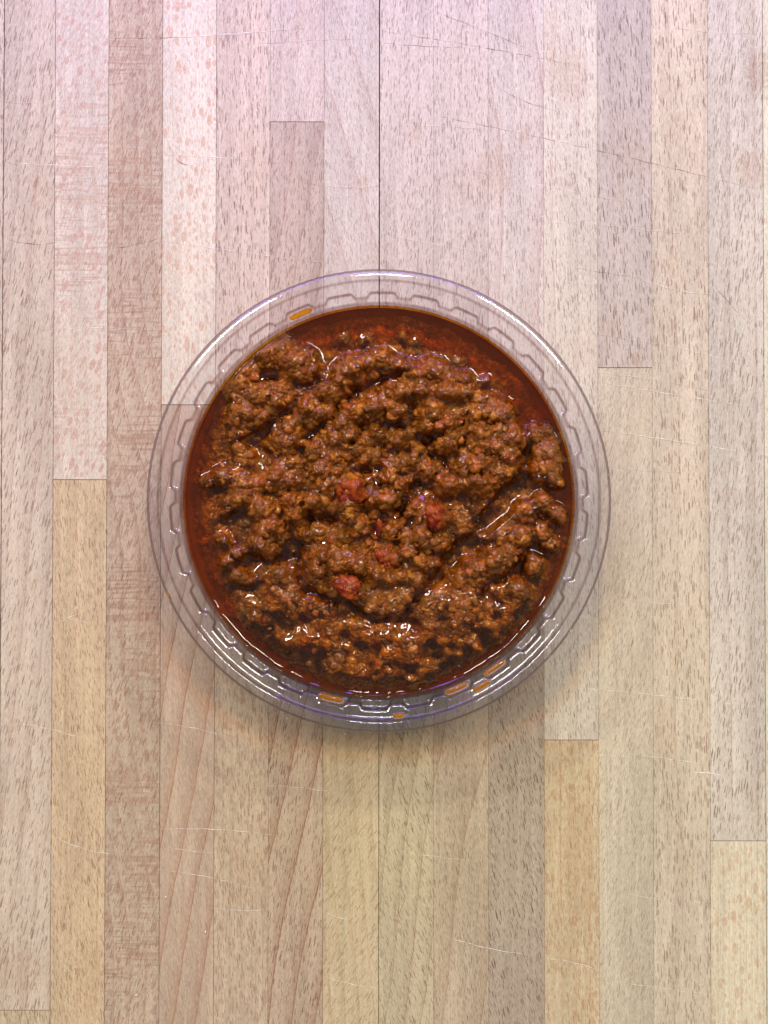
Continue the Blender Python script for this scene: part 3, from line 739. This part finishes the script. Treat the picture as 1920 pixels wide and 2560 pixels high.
def oil_shader(name, absorb, attr=None, thick=1.0):
    w = NT(name)
    if attr:
        d = w.n('Attribute', attribute_name=attr).outputs['Fac']
    else:
        d = thick
    cc = w.n('CombineColor')
    for i in range(3):
        w.put(cc.inputs[i], w.math('EXPONENT', w.math('MULTIPLY', d, -absorb[i])))
    tr = w.n('BsdfTransparent'); w.put(tr.inputs[0], cc.outputs[0])
    gl = w.n('BsdfGlossy'); gl.inputs['Roughness'].default_value = 0.03
    fr = w.n('Fresnel'); fr.inputs['IOR'].default_value = 1.47
    mx = w.n('MixShader'); w.put(mx.inputs[0], fr.outputs[0])
    w.t.links.new(tr.outputs[0], mx.inputs[1]); w.t.links.new(gl.outputs[0], mx.inputs[2])
    # fine suspended fat scatters a little light
    df = w.n('BsdfDiffuse'); df.inputs['Color'].default_value = (0.34, 0.070, 0.005, 1)
    m2 = w.n('MixShader')
    if attr:
        w.put(m2.inputs[0], w.step(d, 0.5, 7.0, 0.0, 0.13))
    else:
        m2.inputs[0].default_value = 0.15
        df.inputs['Color'].default_value = (0.85, 0.40, 0.04, 1)
    w.t.links.new(mx.outputs[0], m2.inputs[1]); w.t.links.new(df.outputs[0], m2.inputs[2])
    w.t.links.new(m2.outputs[0], w.out.inputs[0])
    return w.m
me.materials.append(oil_shader('red_chili_oil', (0.012, 0.120, 0.62), 'oil_depth'))
oil = bpy.data.objects.new('red_oil', me); C.objects.link(oil); oil.parent = sauce

# ---- single crumbs that stand proud of the mass
import bmesh
def lump_mesh(name, seed, sub=2, ax3=(1, 1, 0.8), amp=0.28, box=0.0):
    bm = bmesh.new()
    bmesh.ops.create_icosphere(bm, subdivisions=sub, radius=1.0)
    from mathutils import noise
    o = Vector((seed * 3.1, seed * 1.7, seed * 0.9))
    for v in bm.verts:
        d = v.co.normalized()
        if box:
            mxx = max(abs(d.x), abs(d.y), abs(d.z)); d = d * (1 - box) + (d / mxx) * box
        n = noise.noise(v.co * 1.1 + o) * amp + noise.noise(v.co * 2.7 + o) * amp * 0.6 + noise.noise(v.co * 5.0 + o) * amp * 0.45
        d = d * (1 + n)
        v.co = Vector((d.x * ax3[0], d.y * ax3[1], d.z * ax3[2]))
    me = bpy.data.meshes.new(name); bm.to_mesh(me); bm.free()
    me.polygons.foreach_set('use_smooth', [True] * len(me.polygons))
    return me
crumb_mat = meat_shader('wet_crumb', False)
variants = []
for s in range(14):
    m_ = lump_mesh('meat_crumb', s + 1, 3, (random.uniform(0.8, 1.25), random.uniform(0.8, 1.1), random.uniform(0.65, 0.95)), 0.42)
    m_.materials.append(crumb_mat)
    variants.append(m_)
made, tries, pts = 0, 0, []
while made < 290 and tries < 20000:
    tries += 1
    a = random.uniform(0, 2 * math.pi); q = 455 * math.sqrt(random.random())
    x, y = q * math.cos(a), q * math.sin(a)
    i, j = int((x + 492) / cell), int((y + 492) / cell)
    h = macro[i, j]
    if h < 0.8 and random.random() < 0.9: continue
    r = random.uniform(6.5, 12) if random.random() < 0.8 else random.uniform(11, 17)
    if any((x - a_) ** 2 + (y - b_) ** 2 < (0.9 * (r + c_)) ** 2 for a_, b_, c_ in pts): continue
    pts.append((x, y, r))
    o = bpy.data.objects.new('meat_crumb', variants[made % 14]); C.objects.link(o); o.parent = sauce
    hz = max(H[i, j], macro[i, j])
    o.location = (x * KO, y * KO, ZO + hz * MM - r * KO * 0.55)
    s = r * KO
    o.scale = (s, s, s)
    o.rotation_euler = (random.uniform(0, 6.28), random.uniform(0, 6.28), random.uniform(0, 6.28))
    made += 1

# ---- tomato pieces
tm = NT('wet_tomato')
p = tm.n('BsdfPrincipled')
tcx = tm.n('TexCoord').outputs['Object']
nn = tm.noise(tcx, 260.0, 4, 0.6)
tm.put(p.inputs['Base Color'], tm.mix(tm.step(nn, 0.40, 0.60), (0.17, 0.010, 0.001, 1), (0.36, 0.070, 0.003, 1)))
p.inputs['Roughness'].default_value = 0.6; p.inputs['Specular IOR Level'].default_value = 0.1; p.inputs['Coat Weight'].default_value = 0.45; p.inputs['Coat Tint'].default_value = (1, 0.7, 0.4, 1); p.inputs['Coat Roughness'].default_value = 0.08
bp = tm.n('Bump'); bp.inputs['Strength'].default_value = 0.6; bp.inputs['Distance'].default_value = 0.0005
tm.put(bp.inputs['Height'], tm.noise(tcx, 900.0, 3, 0.6)); tm.put(p.inputs['Normal'], bp.outputs[0]); tm.put(p.inputs['Coat Normal'], bp.outputs[0])
tm.t.links.new(p.outputs[0], tm.out.inputs[0])
TOM = [(882, 1236, 30, 28, 0.2, 'square red tomato chunk at the centre of the meat sauce'),
       (1090, 1296, 20, 28, 0.3, 'red tomato chunk right of centre on a tall clump of meat'),
       (872, 1470, 30, 21, -0.5, 'orange red tomato wedge above the dark hollow below centre'),
       (952, 1330, 22, 28, 0.1, 'small dark red tomato bit between two clumps of meat'),
       (966, 1398, 16, 24, 0.4, 'soft reddish tomato scrap just below the centre, lying upright')]
for n_, (sx, sy, rx, ry, rot, lab) in enumerate(TOM):
    x, y = sx - FX, FY - sy
    i, j = int((x + 492) / cell), int((y + 492) / cell)
    m_ = lump_mesh('tomato_piece', 40 + n_, 4, (rx * KO, ry * KO, 0.0024), 0.55, 0.35)
    m_.materials.append(tm.m)
    o = bpy.data.objects.new('tomato_piece', m_); C.objects.link(o)
    o.location = (TX + x * KO, TY + y * KO, ZO + H[i - 4:i + 4, j - 4:j + 4].max() * MM - 0.0022)
    o.rotation_euler = (0.12, -0.1, rot)
    tag(o, lab, 'tomato', 'tomato pieces in the meat sauce')

# ---- orange oil caught in the lugs and on the rim
dropm = oil_shader('orange_oil_drop', (0.04, 0.42, 5.0), None, 1.0)
def drop(name, px, r_px, ang, half_len, half_w, z, ht, label, seed=0):
    """rounded bar of oil bent along the rim; ang in degrees, sizes in photo pixels"""
    vs, fs = [], []
    NL, NW = 28, 11
    rr_ = random.Random(seed)
    for i in range(NL):
        for j in range(NW):
            s, t = -1 + 2 * i / (NL - 1), -1 + 2 * j / (NW - 1)
            wdt = (1 - abs(s) ** 6) ** 0.5 if abs(s) < 1 else 0
            a = math.radians(ang) + s * half_len / r_px
            rp = r_px + t * half_w * wdt
            hgt = ht * max(0, (1 - t * t)) ** 0.5 * wdt * (1 + 0.10 * math.sin(s * 5 + seed))
            R = rad(rp, z)
            vs.append((R * math.cos(a), R * math.sin(a), hgt))
    for i in range(NL - 1):
        for j in range(NW - 1):
            a = i * NW + j
            fs.append((a, a + NW, a + NW + 1, a + 1))
    nb = len(vs)
    for k in range(nb):
        vs.append((vs[k][0], vs[k][1], 0.00002))
    for i in range(NL - 1):
        for j in range(NW - 1):
            a = nb + i * NW + j
            fs.append((a, a + 1, a + NW + 1, a + NW))
    o = mesh_obj(name, vs, fs, dropm, smooth=True, loc=(TX, TY, z))
    tag(o, label, 'oil drop', 'orange oil drops caught on the tub rim')
    return o
def ang_of(sx, sy): return math.degrees(math.atan2(1252 - sy, sx - 948))
zl = ZP + 0.0001
drop('oil_drop', 0, 508, ang_of(752, 785), 31, 8, zl, 0.0006, 'pale orange oil smear in a lug at the upper left of the tub rim', 1)
drop('oil_drop', 0, 508, ang_of(828, 1748), 34, 10, zl, 0.0016, 'glossy orange oil bar in a lug at the bottom left of the tub rim', 2)
drop('oil_drop', 0, 508, ang_of(1143, 1723), 33, 10, zl, 0.0016, 'glossy amber oil bar in a lug at the bottom right, next to a yellow smear', 3)
drop('oil_drop', 0, 508, ang_of(1238, 1672), 33, 9, zl, 0.0016, 'glossy amber oil bar in a lug, furthest up the lower right rim', 4)
drop('oil_drop', 0, 531, ang_of(1205, 1716), 26, 7, ZL + 0.0002, 0.0006, 'yellow oil smear on the rim ledge between two amber bars', 5)
drop('oil_drop', 0, 540, ang_of(998, 1790), 15, 8, ZL + 0.0003, 0.0012, 'small opaque orange drop on the bottom rim ledge', 6)
drop('oil_drop', 0, 577, ang_of(421, 1495), 9, 4, ZR + 0.0006, 0.0008, 'tiny yellow orange drop on the outer rim at the lower left', 7)

# ---- stray specks on the wood
sm = NT('pale_speck')
p = sm.n('BsdfPrincipled'); p.inputs['Base Color'].default_value = (0.85, 0.84, 0.80, 1); p.inputs['Roughness'].default_value = 0.4
sm.t.links.new(p.outputs[0], sm.out.inputs[0])
speck = lump_mesh('crumb', 77, 2, (1, 0.8, 0.7), 0.4)
speck.materials.append(sm.m)
for (sx, sy, rp, lab) in ((720, 1795, 2.6, 'tiny white crumb on the wood just below the lower left of the tub rim'),
                          (865, 1833, 2.8, 'tiny white crumb on the wood at the bottom edge of the tub'),
                          (418, 2238, 2.4, 'tiny white crumb on the strip below the lower left of the tub'),
                          (346, 2480, 2.6, 'tiny white crumb on the wood near the bottom left corner'),
                          (517, 2324, 2.8, 'tiny white crumb between the tub and the bottom edge, left of centre')):
    o = bpy.data.objects.new('crumb', speck); C.objects.link(o)
    x, y = table_pt(sx, sy)
    o.location = (x, y, rp * K * 0.55); o.scale = (rp * K,) * 3
    o.rotation_euler = (0, 0, random.uniform(0, 6))
    tag(o, lab, 'crumb', 'tiny crumbs scattered on the countertop')
